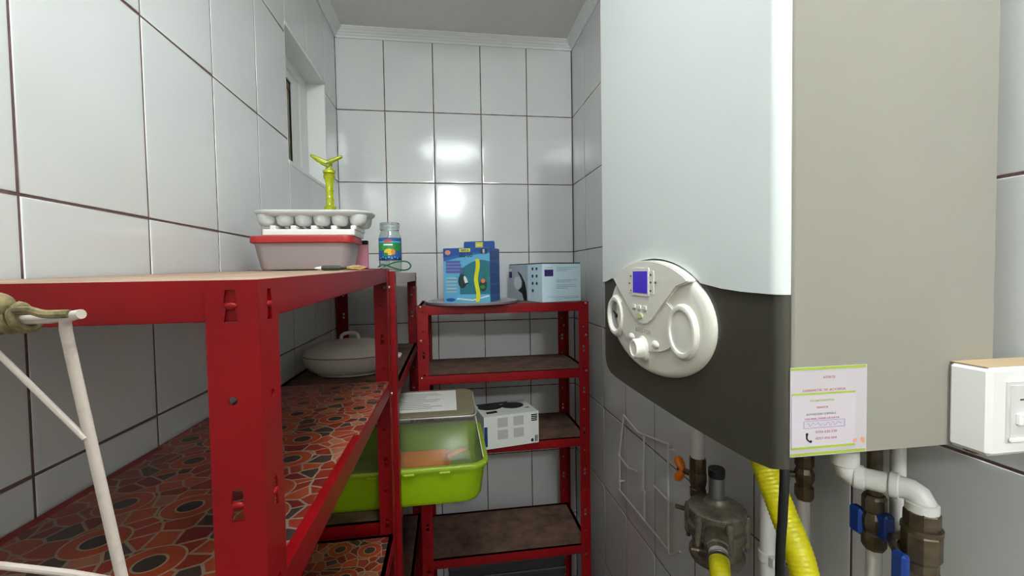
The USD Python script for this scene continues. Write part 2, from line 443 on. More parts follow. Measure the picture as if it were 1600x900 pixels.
def shelf_unit(name, label, x0, x1, y0, y1, top, shelves, bolts=(), group="red metal shelf units"):
    """shelves: list of (z at y0, z at y1, board material[, beam material])"""
    root = thing(name, label, "shelf unit", ((x0 + x1) / 2, (y0 + y1) / 2, FLOOR), group=None)
    h = top - FLOOR
    for (cx, sx) in ((x0, 1), (x1, -1)):
        for (cy, sy) in ((y0, 1), (y1, -1)):
            hh = h if cy == y0 else h + shelves[0][1] - shelves[0][0]
            tz = FLOOR + hh
            fl = flange(hh)
            # flange in the plane y = cy, running along x
            A = ext(fl, FT); a = put(A, frame((cx, cy, tz), (sx, 0, 0), (0, 0, 1)))
            a.apply_translation([0, (cy + (FT / 2) * sy) - a.vertices[:, 1].mean(), 0]) 
            b = put(ext(flange(hh, FW, FT), FT), frame((cx, cy, tz), (0, sy, 0), (0, 0, 1)))
            b.apply_translation([(cx + (FT / 2) * sx) - b.vertices[:, 0].mean(), 0, 0])
            for m in (a, b):
                if m.volume < 0: m.invert()
            tongues = []; z = -.012
            while z > -hh + .03:
                zc_ = tz + z - .0073
                tongues += [blob((cx + sx * FW * .53, cy + sy * FT * .3, zc_), .0050, .0024, .0030, 1), blob((cx + sx * FT * .3, cy + sy * FW * .53, zc_), .0024, .0050, .0030, 1)]
                z -= .150
            post = obj("post", cat([a, b] + tongues), "red_paint", root, smooth=30)
            for zb in (bolts if cy == y1 or label.startswith("short") else ()):
                zz = tz + zb
                obj("bolt", cat([lathe([(.0045, 0), (.004, .002), (.001, .003)], 10, (cx + sx * FW * .3, cy + (sy * FT if cy == y1 else 0), zz), (0, -1, 0)),
                                 lathe([(.0045, 0), (.004, .002), (.001, .003)], 10, (cx + (0 if cx == x1 else sx * FT), cy + sy * FW * .3, zz), (1, 0, 0))]), "zinc", post)
    bh, lip, t = .031, .012, .0014
    C = Polygon([(0, 0), (lip, 0), (lip, -.003), (.0028, -.0028), (.0025, -bh + .0028), (lip, -bh + .003), (lip, -bh), (.001, -bh), (0, -bh + .0015), (-.0004, -bh / 2), (0, -.0015)])
    for sh in shelves:
        za, zb, mat = sh[:3]; bm = sh[3] if len(sh) > 3 else "red_paint"
        i = FT + .0004
        def beam(p0, p1, inward, m):
            p0, p1 = np.array(p0, float), np.array(p1, float); d = p1 - p0; L = np.linalg.norm(d); d /= L
            up = np.array([0, 0, 1.0]); up -= d * (up @ d); up /= np.linalg.norm(up)
            T = np.eye(4); T[:3, 0] = inward; T[:3, 1] = up; T[:3, 2] = np.cross(inward, up); T[:3, 3] = p0
            if T[:3, 2] @ d < 0: T[:3, 3] = p1
            obj("beam", put(ext(C, L), T), m, root, smooth=40)
        beam((x0 + i, y0 + i, za), (x1 - i, y0 + i, za), (0, 1, 0), "red_paint")
        beam((x0 + i, y1 - i, zb), (x1 - i, y1 - i, zb), (0, -1, 0), "red_paint")
        beam((x0 + i, y0 + i, za), (x0 + i, y1 - i, zb), (1, 0, 0), "red_paint")
        beam((x1 - i, y0 + i, za), (x1 - i, y1 - i, zb), (-1, 0, 0), bm)
        e = .0045
        b = bx(x0 + e, x1 - e, y0 + e, y1 - e, -.0115, -.0035)
        b.vertices[:, 2] += np.interp(b.vertices[:, 1], [y0, y1], [za, zb]) + .0035
        obj("board", b, mat, root)
    return root

shelf_unit("shelf_unit", "long red metal shelf unit nearest the camera, mosaic pattern boards, along the left wall", -0.4400, -0.140, 0.350, 1.086, -0.002,
           [(-.002, .015, "dusty_board"), (-.250, -.256, "mosaic_lino"), (-.632, -.632, "mosaic_lino"), (-1.0, -1.0, "mosaic_lino"), (-1.33, -1.33, "brown_board")], bolts=(-.045, -.30))
shelf_unit("shelf_unit", "second red metal shelf unit along the left wall, in the far left corner", -0.4400, -0.130, 1.100, 1.846, 0.009,
           [(.007, .005, "beige_laminate", "beige_laminate"), (-.283, -.283, "brown_board"), (-.612, -.612, "brown_board"), (-1.0, -1.0, "brown_board"), (-1.33, -1.33, "brown_board")], bolts=(-.06,))
shelf_unit("shelf_unit", "short red metal shelf unit with brown boards against the end wall", -0.108, 0.497, 1.520, 1.824, -0.107,
           [(-.109, -.109, "brown_board"), (-.350, -.350, "brown_board"), (-.602, -.602, "brown_board"), (-1.0, -1.0, "brown_board"), (-1.33, -1.33, "brown_board")], bolts=(-.005, -.25, -.12))

# ---------------------------------------------------------------- boiler
BX, BY0, BY1 = 0.292, 0.350, 0.805
boiler = thing("boiler", "white wall hung gas boiler with dark grey lower front and oval control panel", "boiler", (XR, (BY0 + BY1) / 2, -.19))
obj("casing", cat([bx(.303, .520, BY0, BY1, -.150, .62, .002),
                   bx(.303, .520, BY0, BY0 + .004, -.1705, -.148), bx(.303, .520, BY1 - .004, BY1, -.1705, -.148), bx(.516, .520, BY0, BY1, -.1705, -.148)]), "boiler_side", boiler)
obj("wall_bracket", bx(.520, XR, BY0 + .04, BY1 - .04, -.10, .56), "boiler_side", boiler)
def front(yz, xf, xb, r=.011):
    """a front shell: outline yz cut out of a slab whose vertical near and far edges are rounded in plan"""
    pl = sbox(xf, BY0 + .0005, xb + .05, BY1 - .0005); pl = pl.buffer(-r).buffer(r, quad_segs=6).intersection(sbox(xf - 1, 0, xb, 2))
    slab = trimesh.creation.extrude_polygon(pl, 1.2, engine="earcut"); slab.apply_translation([0, 0, -.4])
    pr = put(ext(yz, .2), frame((xb + .01, 0, 0), (0, -1, 0), (0, 0, 1)))     # yz polygon given as (-y, z)
    A = m3.Manifold(m3.Mesh(np.array(slab.vertices, np.float32), np.array(slab.faces, np.uint32)))
    pr.merge_vertices(); B = m3.Manifold(m3.Mesh(np.array(pr.vertices, np.float32), np.array(pr.faces, np.uint32)))
    return arr(A ^ B)
# control panel ellipse
EC, EZ, ERY, ERZ = .597, -.0675, .155, .0805
def earc(a0, a1, k, n=24):   # points (-y, z) on the ellipse scaled by k
    return [(-(EC + ERY * k * math.cos(a)), EZ + ERZ * (1 + (k - 1) * 1.6) * math.sin(a)) for a in np.linspace(a0, a1, n)]
top_arc = earc(math.radians(142), math.radians(38), 1.03)     # far is +y = left in the picture: angle 0 is far
top_arc = top_arc[::-1]                                       # from far (left) to near (right)
cover = Polygon([(-BY1, .62), (-BY1, -.0215), (-.775, -.0185), (-.748, -.0125)] + top_arc + [(-.455, -.0175), (-.432, -.0205), (-.40, -.0225), (-BY0, -.0235), (-BY0, .62)])
obj("upper_cover", front(cover, BX - .0035, .3015), "boiler_white", boiler, smooth=25)
low = [(-.7925, -.010)] + [(-.7925, -.155), (-.790, -.168), (-.783, -.178), (-.768, -.185), (-.74, -.1885), (-.679, -.1905), (-.60, -.192), (-.52, -.1925), (-.44, -.191), (-.39, -.189), (-.362, -.185), (-BY0, -.181)] + [(-BY0, -.010)]
hole_up = Polygon([(-.805, 1), (-.805, -.021), (-.775, -.018), (-.748, -.012)] + top_arc + [(-.455, -.017), (-.432, -.020), (-BY0, -.023), (-BY0, 1)])
grey = Polygon(low).union(sbox(-.75, -.03, -.45, .02)).buffer(0).difference(hole_up.buffer(.0008))
obj("lower_cover", front(grey, BX - .0005, .3015), "boiler_grey", boiler, smooth=25)
obj("underside", bx(.303, .515, BY0 + .006, BY1 - .02, -.152, -.149), "black", boiler)
FP = lambda x: frame((x, 0, 0), (0, -1, 0), (0, 0, 1))        # plane facing the room (-x); coordinates (-y, z)
def yz(pts): return Polygon([(-y, z) for y, z in pts])
a = np.linspace(0, 2 * np.pi, 72, endpoint=False)
def dome(k, h): return np.c_[-(EC + ERY * k * np.cos(a + np.pi)), EZ + ERZ * k * np.sin(a), np.full(72, h)][::-1]
secs = [dome(1.0, 0), dome(.998, .002), dome(.985, .0045), dome(.955, .0065), dome(.90, .0078), dome(.70, .0088)]
d = loft(secs); d = put(d, FP(BX - .0005))
if d.volume < 0: d.invert()
panel = obj("control_panel", d, "panel_ivory", boiler, smooth=40)
PX = BX - .0090
def pad(poly, x, h, b=.0008):
    """low raised plate on the panel with a softened edge; poly in (-y, z)"""
    q = [g for g in getattr(poly, "geoms", [poly])]
    return cat([put(ext(poly, h - b), FP(x)), put(ext(poly.buffer(-b), h), FP(x))])
# the wedge with the display
wedge = Polygon(earc(math.radians(139), math.radians(41), 1.012)[::-1] + [(-.508, -.021), (-.548, -.050), (-.574, -.0695), (-.590, -.0765), (-.604, -.0785), (-.618, -.0765), (-.634, -.0695), (-.672, -.044)]).buffer(-.002).buffer(.002)
wd = obj("display_console", cat([pad(wedge, PX + .0085, .0135, .0014)]), "panel_ivory_b", panel)
WX = PX + .0085 - .0135
obj("display_bezel", pad(rrect(.058, .041, .003, cx=-.6085, cy=-.0165), WX, .0012, .0004), "panel_ivory_b", panel)
obj("display_bezel", pad(rrect(.0165, .033, .002, cx=-.641, cy=-.017), WX, .0006, .0003), "panel_ivory_b", panel)
obj("display_bezel", pad(rrect(.0165, .033, .002, cx=-.574, cy=-.017), WX, .0006, .0003), "panel_ivory_b", panel)
obj("screen", pad(rrect(.047, .0315, .0008, cx=-.6075, cy=-.0165), WX - .0012, .0006, .0002), "screen_violet", panel, "lit violet screen")
for y, z in ((.641, -.008), (.646, -.019), (.640, -.030), (.5745, -.006), (.5745, -.0165), (.5745, -.028), (.5605, -.0165)):
    obj("icon", pad(rrect(.0052, .0026, .0008, cx=-y, cy=z), WX - .0006, .0003, .0001), "mark_grey", panel)
for y in (.631, .6125, .594):
    bt = obj("button", pad(rrect(.0115, .0062, .0015, cx=-y, cy=-.0535), WX, .0014, .0006), "panel_ivory_b", panel)
    obj("icon", pad(rrect(.0075, .0012, .0004, cx=-y, cy=-.0588), WX, .0003, .0001), "mark_pale", panel)
obj("button", pad(ellipse(-.611, -.0660, .0115, .0045, 24), WX, .0018, .0008), "led_lime", panel, "pale green oval button")
# lower disc, gauge, cap, knob
obj("lower_disc", pad(ellipse(-.603, -.0730, .100, .0435), BX - .0090, .0028, .0015), "panel_ivory", panel)
def ring(cy, cz, ro, ri, h, x):
    pr = [(ri, 0), (ri, h * .7), (ri + (ro - ri) * .25, h), (ro - (ro - ri) * .35, h), (ro, h * .55), (ro, 0)]
    n = 40; aa = np.linspace(0, 2 * np.pi, n, endpoint=False); v = []; f = []
    for r_, z_ in pr: v.append(np.c_[-cy + r_ * np.cos(aa), cz + r_ * np.sin(aa), np.full(n, z_)])
    for s in range(len(pr) - 1):
        for i in range(n):
            p_, q_ = s * n + i, s * n + (i + 1) % n
            f += [(p_, p_ + n, q_ + n), (p_, q_ + n, q_)]
    m = trimesh.Trimesh(np.vstack(v), np.array(f), process=False)
    return put(m, FP(x))
obj("gauge_rim", ring(.713, -.0755, .0355, .0235, .009, BX - .0055), "panel_ivory_b", panel)
dl = obj("gauge_dial", put(ext(ellipse(-.713, -.0755, .0245, .0245), .001), FP(BX - .0080)), "dial_grey", panel)
obj("gauge_needle", cat([put(ext(affinity.rotate(sbox(-.728, -.0767, -.709, -.0745), -28, origin=(-.713, -.0755)), .001), FP(BX - .0092)),
                         put(ext(ellipse(-.713, -.0755, .0042, .0042, 16), .0018), FP(BX - .0092))]), "black", panel)
obj("round_cap", put(lathe([(.0345, 0), (.0345, .004), (.032, .007), (.029, .0078), (.0262, .0070), (.0255, .0050), (.002, .0056)], 44), FP(BX - .0068) @ trimesh.transformations.translation_matrix([-.499, -.0755, 0])), "panel_ivory_b", panel)
obj("knob", put(lathe([(.0185, 0), (.0180, .004), (.0150, .006), (.0145, .016), (.0130, .0185), (.0105, .0185), (.0095, .0172), (.001, .0172)], 36), FP(BX - .0088) @ trimesh.transformations.translation_matrix([-.606, -.1135, 0])), "panel_ivory_b", panel)
for y in (.6455, .5665):
    obj("button", put(blob((0, 0, 0), .0115, .0062, .0055), FP(BX - .0100) @ trimesh.transformations.translation_matrix([-y, -.1020, 0])), "panel_ivory_b", panel)
obj("lettering", text("ARISTON", .0058, FP(BX - .0117) @ trimesh.transformations.translation_matrix([-.6315, -.0905, 0]), .0006, True, w=.051), "mark_pale", panel)

# service stickers on the near side of the boiler
SP = lambda y: frame((0, y, 0), (1, 0, 0), (0, 0, 1))          # plane facing the camera (-y)
def flat(poly, y, d=.00025): return put(ext(poly, d), SP(y))
st = thing("service_sticker", "white service sticker with lime bars on the boiler side, larger one underneath", "sticker", (.339, BY0, -.13))
obj("sheet", flat(sbox(.3005, -.1702, .3790, -.0890), BY0, .0004), "sticker_paper", st)
for z0, z1 in ((-.0916, -.0893), (-.1695, -.1672)):
    obj("bar", flat(sbox(.3010, z0, .3775, z1), BY0 - .0004), "lime_print", st)
for s, x, z, w, h in (("ATENTIE", .3335, -.1000, .0125, .0022), ("GARANTIE SE ACORDA", .3125, -.1113, .0440, .0020)):
    obj("lettering", text(s, h, SP(BY0 - .0004) @ trimesh.transformations.translation_matrix([x, z, 0]), .0002, False, w), "pink_print", st)
st2 = thing("service_sticker", "smaller white service sticker with a telephone symbol, stuck over the larger one", "sticker", (.335, BY0, -.14))
SB = BY0 - .0007
obj("sheet", flat(sbox(.3015, -.1635, .3665, -.1125), SB, .0004), "sticker_paper_b", st2)
for z0, z1, m in ((-.1140, -.1124, "lime_print"), (-.1632, -.1612, "lime_print")):
    obj("bar", flat(sbox(.3020, z0, .3660, z1), SB - .0004), m, st2)
for s, x, z, w, h, m in (("TERMOCENTRAL", .3195, -.1205, .0255, .0020, "lime_print"), ("SERVICE", .3265, -.1268, .0115, .0018, "pink_print"),
                         ("AUTORIZARE CENTRALE", .3160, -.1328, .0305, .0018, "grey_print"), ("VALABIL PANA LA DATA", .3145, -.1368, .0350, .0016, "pink_print"),
                         ("0720 130 130", .3255, -.1495, .0215, .0021, "pink_print"), ("0257 256 066", .3255, -.1553, .0215, .0021, "pink_print")):
    obj("lettering", text(s, h, SP(SB - .0004) @ trimesh.transformations.translation_matrix([x, z, 0]), .0002, False, w), m, st2)
obj("date_box", flat(fr(.3135, -.1445, .3555, -.1378, .0004), SB - .0004), "violet_print", st2)
sc = [(.3165 + .0017 * i, -.1412 + .0018 * math.sin(i * 2.1) * (1 if i % 5 else .1)) for i in range(22)]
obj("handwriting", tube([(x, SB - .0005, z) for x, z in sc], .00018, 5, k=3), "violet_print", st2)
ph = [(.3168, SB - .0006, -.1500), (.3165, SB - .0006, -.1530), (.3180, SB - .0006, -.1556), (.3205, SB - .0006, -.1566)]
obj("telephone_symbol", cat([tube(ph, .0007, 6), blob(ph[0], .0013, .0003, .0015), blob(ph[-1], .0015, .0003, .0012)]), "black", st2)
obj("smudge", cat([flat(affinity.rotate(ellipse(.3660, -.1585, .0022, .0016, 12), 40), SB - .0004), flat(affinity.rotate(ellipse(.3750, -.1590, .0020, .0030, 12), 20), BY0 - .0004)]), "orange_print", st2)

# surface box with a slide switch, at the lower corner of the boiler's side
sw = thing("switch_box", "white surface mounted switch box at the lower rear corner of the boiler", "switch", (.51, BY0, -.17))
b = bx(.4665, .556, .3165, BY0 - .0002, -.1695, -.0905, .0035)
obj("body", b, "switch_white", sw)
c0 = sbox(.483, -.157, .548, -.103)
obj("face_plate", cat([flat(c0, .3165, .0012), flat(c0.buffer(-.003), .3165, .002)]), "switch_grey", sw)
obj("slide", bx(.491, .506, .3105, .3155, -.141, -.130, .0012), "switch_white", sw)
obj("slot", flat(sbox(.4955, -.1195, .5000, -.1182), .3145), "black", sw)
obj("lower_ledge", bx(.484, .547, .3120, .3150, -.156, -.152, .001), "switch_white", sw)
obj("dust", bx(.4685, .554, .320, BY0 - .001, -.0906, -.0899), "dust_tan", sw, "tan dust on top")
tg = thing("pipe_stub", "small brass pipe stub under the white switch box", "pipe fitting", (.50, .345, -.178))
obj("elbow", tube([(.495, .349, -.166), (.495, .349, -.176), (.506, .353, -.179), (.522, .375, -.180), (.560, .40, -.180)], .004, 10), "copper", tg)
obj("nut", cyl((.495, .349, -.178), (.495, .349, -.1715), .0065, 6), "brass_dark", tg)

# ---------------------------------------------------------------- pipes under the boiler
def hexnut(c, r, h, axis=(0, 0, 1)):
    ax = np.array(axis, float); return cyl(np.array(c) - ax * h / 2, np.array(c) + ax * h / 2, r, 6)
gp = thing("gas_pipe", "short white gas pipe stub coming down behind the grey boiler front", "pipe", (.46, .761, -.15))
obj("pipe", cyl((.46, .761, -.355), (.46, .761, -.150), .0122), "ppr_white", gp)
gv = thing("gas_valve", "brass gas valve with orange butterfly handle above the regulator", "valve", (.46, .761, -.43))
obj("body", lathe([(.014, -.430), (.0150, -.428), (.0150, -.414), (.0125, -.412), (.0150, -.405), (.0158, -.396), (.0158, -.384), (.0148, -.378), (.0152, -.376), (.0152, -.358), (.0140, -.3545)], 8, (.46, .761, 0)), "brass_dark", gv, smooth=20)
obj("collar", cat([hexnut((.46, .761, -.379), .0164, .003), hexnut((.46, .761, -.402), .0164, .003)]), "brass_dark", gv)
obj("stem", cyl((.46, .765, -.392), (.448, .790, -.392), .0055), "brass_dark", gv)
hd = []
for s in (1, -1):
    hd.append(m3.Manifold.hull_points(np.vstack([blob((.447, .793, -.392 + s * .002), .007, .007, .005, 1).vertices, blob((.443, .798, -.392 + s * .014), .010, .0065, .006, 1).vertices, blob((.442, .800, -.392 + s * .021), .008, .0055, .004, 1).vertices])))
h2 = obj("handle", cat([arr(x) for x in hd]), "orange_plastic", gv, "orange butterfly handle", smooth=50)
obj("screw", cyl((.446, .798, -.392), (.444, .803, -.392), .0045), "black", h2)

RC = (.462, .705)
rg = thing("gas_regulator", "cast grey gas pressure regulator with a capped stem, under the boiler", "gas regulator", (RC[0], RC[1], -.515))
obj("lower_body", lathe([(.020, -.520), (.034, -.518), (.043, -.512), (.046, -.506), (.046, -.500), (.040, -.498), (.041, -.480), (.043, -.468), (.0485, -.466), (.0485, -.4585)], 40, (*RC, 0)), "alu_cast", rg)
obj("upper_body", lathe([(.0485, -.4580), (.0485, -.4500), (.0430, -.4480), (.0425, -.4320), (.0475, -.4300), (.0480, -.4220), (.0460, -.4190), (.0410, -.4165), (.0220, -.4120), (.0180, -.4080), (.0165, -.4020)], 40, (*RC, 0)), "alu_cast", rg)
for k in range(6):
    t = k * math.pi / 3 + .35; cx, cy = RC[0] + .0475 * math.cos(t), RC[1] + .0475 * math.sin(t)
    lug = obj("lug", lathe([(.0050, -.478), (.0064, -.474), (.0064, -.428), (.0052, -.424)], 14, (cx, cy, 0)), "alu_cast", rg)
    obj("screw", lathe([(.0040, -.486), (.0040, -.477)], 6, (cx, cy, 0)), "steel_grey", lug)
obj("stem", lathe([(.0130, -.410), (.0130, -.372), (.0125, -.366)], 24, (*RC, 0)), "steel_grey", rg)
obj("stem_cap", lathe([(.0136, -.366), (.0140, -.364), (.0140, -.352), (.0125, -.350)], 24, (*RC, 0)), "black", rg)
OUT = np.array([.4250, .6450, -.458]); OD = np.array([-.42, -.80, -.18]); OD /= np.linalg.norm(OD)
obj("outlet", cat([cyl(OUT - OD * .045, OUT - OD * .002, .0190, 24, .002), cyl(OUT - OD * .004, OUT + OD * .004, .0175, 6)]), "alu_cast", rg)
obj("outlet_collar", cyl(OUT + OD * .003, OUT + OD * .014, .0150, 24, .002), "switch_grey", rg, "pale outlet collar")
obj("outlet_ring", cyl(OUT + OD * .013, OUT + OD * .0165, .0166, 24, .001), "steel_grey", rg)
obj("test_port", cyl((RC[0] - .025, RC[1] + .04, -.446), (RC[0] - .045, RC[1] + .060, -.446), .0042, 8), "brass_dark", rg)
obj("test_port", cyl((.432, .672, -.478), (.402, .686, -.477), .0045, 8), "brass_dark", rg)
obj("inlet", cyl((.46, .750, -.432), (.46, .762, -.460), .014), "alu_cast", rg)

hose_pts = [OUT + OD * .0172, OUT + OD * .045 + np.array([0, 0, -.008]), (.398, .572, -.535), (.385, .520, -.600), (.380, .462, -.640), (.392, .428, -.590), (.402, .424, -.450), (.400, .444, -.350), (.400, .475, -.301), (.401, .507, -.258), (.402, .525, -.225), (.403, .532, -.152)]
P = np.array(hose_pts, float)
hs = thing("gas_hose", "yellow corrugated gas hose looping from the regulator up to the boiler", "hose", tuple(P[5]))
def ctr(P, n):
    Q = np.vstack([2 * P[0] - P[1], P, 2 * P[-1] - P[-2]]); out = []
    for i in range(1, len(Q) - 2):
        for t in np.linspace(0, 1, n, endpoint=False):
            a_, b_, c_, d_ = Q[i - 1:i + 3]
            out.append(0.5 * (2 * b_ + (c_ - a_) * t + (2 * a_ - 5 * b_ + 4 * c_ - d_) * t * t + (3 * b_ - a_ - 3 * c_ + d_) * t ** 3))
    return np.array(out + [P[-1]])
C_ = ctr(P, 40); s_ = np.r_[0, np.cumsum(np.linalg.norm(np.diff(C_, axis=0), axis=1))]
ss = np.arange(0, s_[-1], .0016); C2 = np.c_[[np.interp(ss, s_, C_[:, k]) for k in range(3)]].T
obj("corrugated_tube", tube(C2, .0154 + .0005 * np.where(np.arange(len(C2)) % 3 == 0, -1, .5), 16, smooth_path=False), "gas_yellow", hs, smooth=True)

bc = obj("power_cable", tube([(.352, .425, -.150), (.346, .412, -.185), (.342, .405, -.215), (.340, .405, -.26), (.339, .407, -.33), (.345, .410, -.6), (.36, .42, -1.0), (.40, .45, FLOOR + .006)], .0047, 12), "black_rubber", None,
          "black power cable hanging down in front of the yellow hose", "cable")

def straight_pipe(name, label, pts, r, collars=(), mat="ppr_white"):
    t = thing(name, label, "pipe", tuple(pts[-1]))
    obj("pipe", tube(pts, r, 18, smooth_path=False), mat, t)
    for p0, p1, rr in collars: obj("collar", cyl(p0, p1, rr, 20, .001), mat, t)
    return t
straight_pipe("white_pipe", "white vertical pipe clipped to the wall left of the yellow hose", [(.51, .638, -.150), (.51, .638, FLOOR)], .0128,
              [((.51, .638, -.462), (.51, .638, -.478), .0150)])
cl = thing("pipe_clip", "white pipe clip holding the vertical pipe to the wall", "pipe clip", (.53, .638, -.47))
obj("arm", cat([bx(.5235, XR, .632, .644, -.476, -.465, .001), bx(.500, .5225, .6145, .6260, -.476, -.462, .001)]), "ppr_white", cl)
obj("tie", tube([(.51, .622, -.470), (.530, .605, -.462), (.552, .600, -.470), (.563, .612, -.486)], .0012, 6), "ppr_white", cl)
straight_pipe("white_pipe", "thin white vertical pipe behind the black cable", [(.52, .577, -.335), (.52, .577, FLOOR)], .0078)
straight_pipe("white_pipe", "thin white vertical pipe below the left blue valve", [(.5, .450, -.335), (.5, .450, FLOOR)], .0080)
straight_pipe("white_pipe", "white pipe rising between the two blue valves and the brass filter", [(.532, .450, -.150), (.532, .450, -.330), (.526, .432, -.345), (.526, .432, FLOOR)], .0078)

def ball_valve(label, x, y, z0, z1, r, hc, hs_, up):
    v = thing("ball_valve", label, "valve", (x, y, z0))
    L = z1 - z0
    obj("body", lathe([(r * .85, z0), (r, z0 + .06 * L), (r, z0 + .28 * L), (r * .8, z0 + .32 * L), (r * 1.05, z0 + .45 * L), (r * 1.05, z0 + .58 * L), (r * .8, z0 + .68 * L), (r, z0 + .72 * L), (r, z0 + .94 * L), (r * .85, z1)], 8, (x, y, 0)), "brass_dark", v, smooth=20)
    zm = (z0 + z1) / 2 if up else hc[2] + .014
    obj("stem", tube([(x, y, zm), (hc[0], hc[1], zm)] if up else [(x, y, zm), (.500, .4300, zm), (.484, .414, zm), (hc[0], hc[1], zm)], r * .38, 10, smooth_path=False), "brass_dark", v)
    obj("handle", bx(hc[0] - hs_[0] / 2, hc[0] + hs_[0] / 2, hc[1] - hs_[1] / 2, hc[1] + hs_[1] / 2, hc[2] - hs_[2] / 2, hc[2] + hs_[2] / 2, .003), "blue_handle", v, "blue lever handle")
    if up: obj("riser", cyl((x, y, z1 - .004), (x, y, -.150), r * .62), "brass_dark", v)
ball_valve("brass valve with blue handle beside the black cable", .52, .577, -.345, -.275, .0125, (.495, .594, -.292), (.016, .020, .034), True)
ball_valve("brass valve with blue handle under the white elbow pipe", .5, .450, -.338, -.272, .0125, (.4925, .464, -.309), (.012, .017, .032), True)
ball_valve("brass valve with long blue handle left of the brass filter", .526, .432, -.385, -.322, .0100, (.474, .397, -.325), (.010, .016, .038), False)
uh = thing("valve_handle", "separate upper blue valve lever left of the brass filter", "valve handle", (.505, .438, -.30))
obj("lever", bx(.494, .508, .430, .448, -.320, -.289, .003), "blue_handle", uh)
obj("bolt", cyl((.500, .444, -.321), (.523, .446, -.321), .004, 8), "brass_dark", uh)

dr = thing("drain_pipe", "white bent pipe stepping from the boiler across to the brass filter", "pipe", (.5, .40, -.25))
A = [(.460, .451, -.150), (.460, .451, -.232), (.4615, .4500, -.240), (.466, .4460, -.2445), (.474, .4385, -.2450), (.4920, .4130, -.2440), (.4960, .4050, -.2445), (.4985, .3995, -.2475), (.5, .397, -.2535), (.5, .397, -.262)]
obj("pipe", tube(A, .0118, 20, smooth_path=False), "ppr_white", dr)
def dirc(p, q, r): return cyl(p, q, r, 22, .001)
obj("elbow_collar", dirc((.4600, .451, -.214), (.4600, .451, -.233), .0142), "ppr_white", dr)
obj("elbow_collar", dirc((.4735, .4390, -.2450), (.4660, .4465, -.2448), .0138), "ppr_white", dr)
obj("elbow_collar", dirc((.4865, .4208, -.2443), (.4915, .4135, -.2441), .0140), "ppr_white", dr)
obj("elbow_collar", dirc((.5, .397, -.2535), (.5, .397, -.2640), .0145), "ppr_white", dr)
bf = thing("brass_filter", "large brass filter fitting below the white bent pipe", "pipe fitting", (.5, .396, -.36))
obj("upper_nut", lathe([(.0145, -.282), (.0158, -.280), (.0158, -.2645), (.0145, -.2625)], 8, (.5, .397, 0)), "brass_dark", bf, smooth=20)
obj("ring", lathe([(.0140, -.286), (.0180, -.285), (.0180, -.2800), (.0145, -.279)], 24, (.5, .397, 0)), "brass_dark", bf)
obj("body", lathe([(.0150, -.365), (.0166, -.362), (.0166, -.332), (.0150, -.328), (.0150, -.318), (.0174, -.314), (.0174, -.288), (.0158, -.285)], 8, (.5, .397, 0)), "brass_dark", bf, smooth=20)
obj("tail_pipe", cyl((.5, .397, -.362), (.5, .397, FLOOR), .0110), "ppr_white", bf)

# white wire rack hanging on the boiler wall
WX_ = .548
wr = thing("wire_rack", "white wire bathroom rack fixed to the tiles below the boiler", "wire rack", (WX_, 1.15, -.72))
def rod(pts, r=.0029, sp=False): return tube(pts, r, 8, smooth_path=sp)
for pts in ([(WX_, 1.042, -.445), (WX_, 1.042, -.722), (WX_ - .004, 1.030, -.727), (WX_, .985, -.690)],
            [(WX_, 1.376, -.727), (WX_, 1.046, -.722)], [(WX_ + .003, 1.335, -.465), (WX_ + .003, 1.225, -.482)],
            [(WX_, 1.183, -.478), (WX_, 1.190, -.640)], [(WX_, 1.376, -.611), (WX_ - .002, 1.29, -.617), (WX_, 1.235, -.602)], [(WX_, 1.120, -.592), (WX_, 1.045, -.592)],
            [(WX_ + .004, 1.34, -.465), (WX_ + .004, 1.376, -.60), (WX_ + .004, 1.376, -.727)], [(WX_ + .004, 1.190, -.640), (WX_ + .004, 1.190, -.724)], [(WX_ + .004, 1.225, -.482), (WX_ + .004, 1.042, -.447)],
            [(WX_, 1.042, -.46), (XR, 1.042, -.46)], [(WX_, 1.376, -.70), (XR, 1.376, -.70)]):
    obj("rod", rod(pts), "ppr_white", wr)

# ---------------------------------------------------------------- on the long shelf unit's top
zt = lambda y: -.002 + (y - .35) / .736 * .017
fc = thing("food_container", "frosted plastic food container with a red lid on the long shelf", "food container", (-.28, .995, zt(.95)))
cx, cy = -.2885, .981
secs = []
for w, d_, z in ((.166, .086, .0135), (.172, .090, .0165), (.184, .100, .050), (.189, .104, .068)): secs.append(ring3(ringpts(w, d_, .022), z, cx, cy))
for w, d_, z in ((.184, .099, .068), (.179, .094, .040), (.164, .083, .018)): secs.append(ring3(ringpts(w, d_, .020), z, cx, cy))
obj("tub", loft(secs), "frosted_plastic", fc)
obj("lid", loft([ring3(ringpts(w, d_, .020), z, cx, cy) for w, d_, z in ((.195, .110, .0665), (.200, .114, .068), (.200, .114, .0775), (.197, .111, .0805), (.187, .102, .0808), (.183, .098, .0795))]), "red_lid", fc, "red lid")
it = thing("ice_tray", "white notched plastic tray lying on the red container lid", "tray", (-.275, .985, .0815))
obj("base", bx(-.3630, -.1870, .935, 1.035, .0815, .0945, .002), "tray_white", it)
for k in range(5):
    x = -.3490 + k * .0385
    obj("notch_wall", bx(x, x + .0110, .936, 1.034, .0935, .1020, .0012), "tray_white", it)
mt = thing("egg_tray", "milky plastic tray with round cups on top of the notched tray", "tray", (-.272, .985, .1))
obj("rim", loft([ring3(ringpts(w, d_, .040, 10), z, -.272, .985) for w, d_, z in ((.206, .086, .1215), (.222, .100, .1235), (.230, .107, .1275), (.232, .109, .1310), (.230, .107, .1330), (.222, .100, .1335), (.212, .090, .1315))]), "milky_plastic", mt, smooth=60)
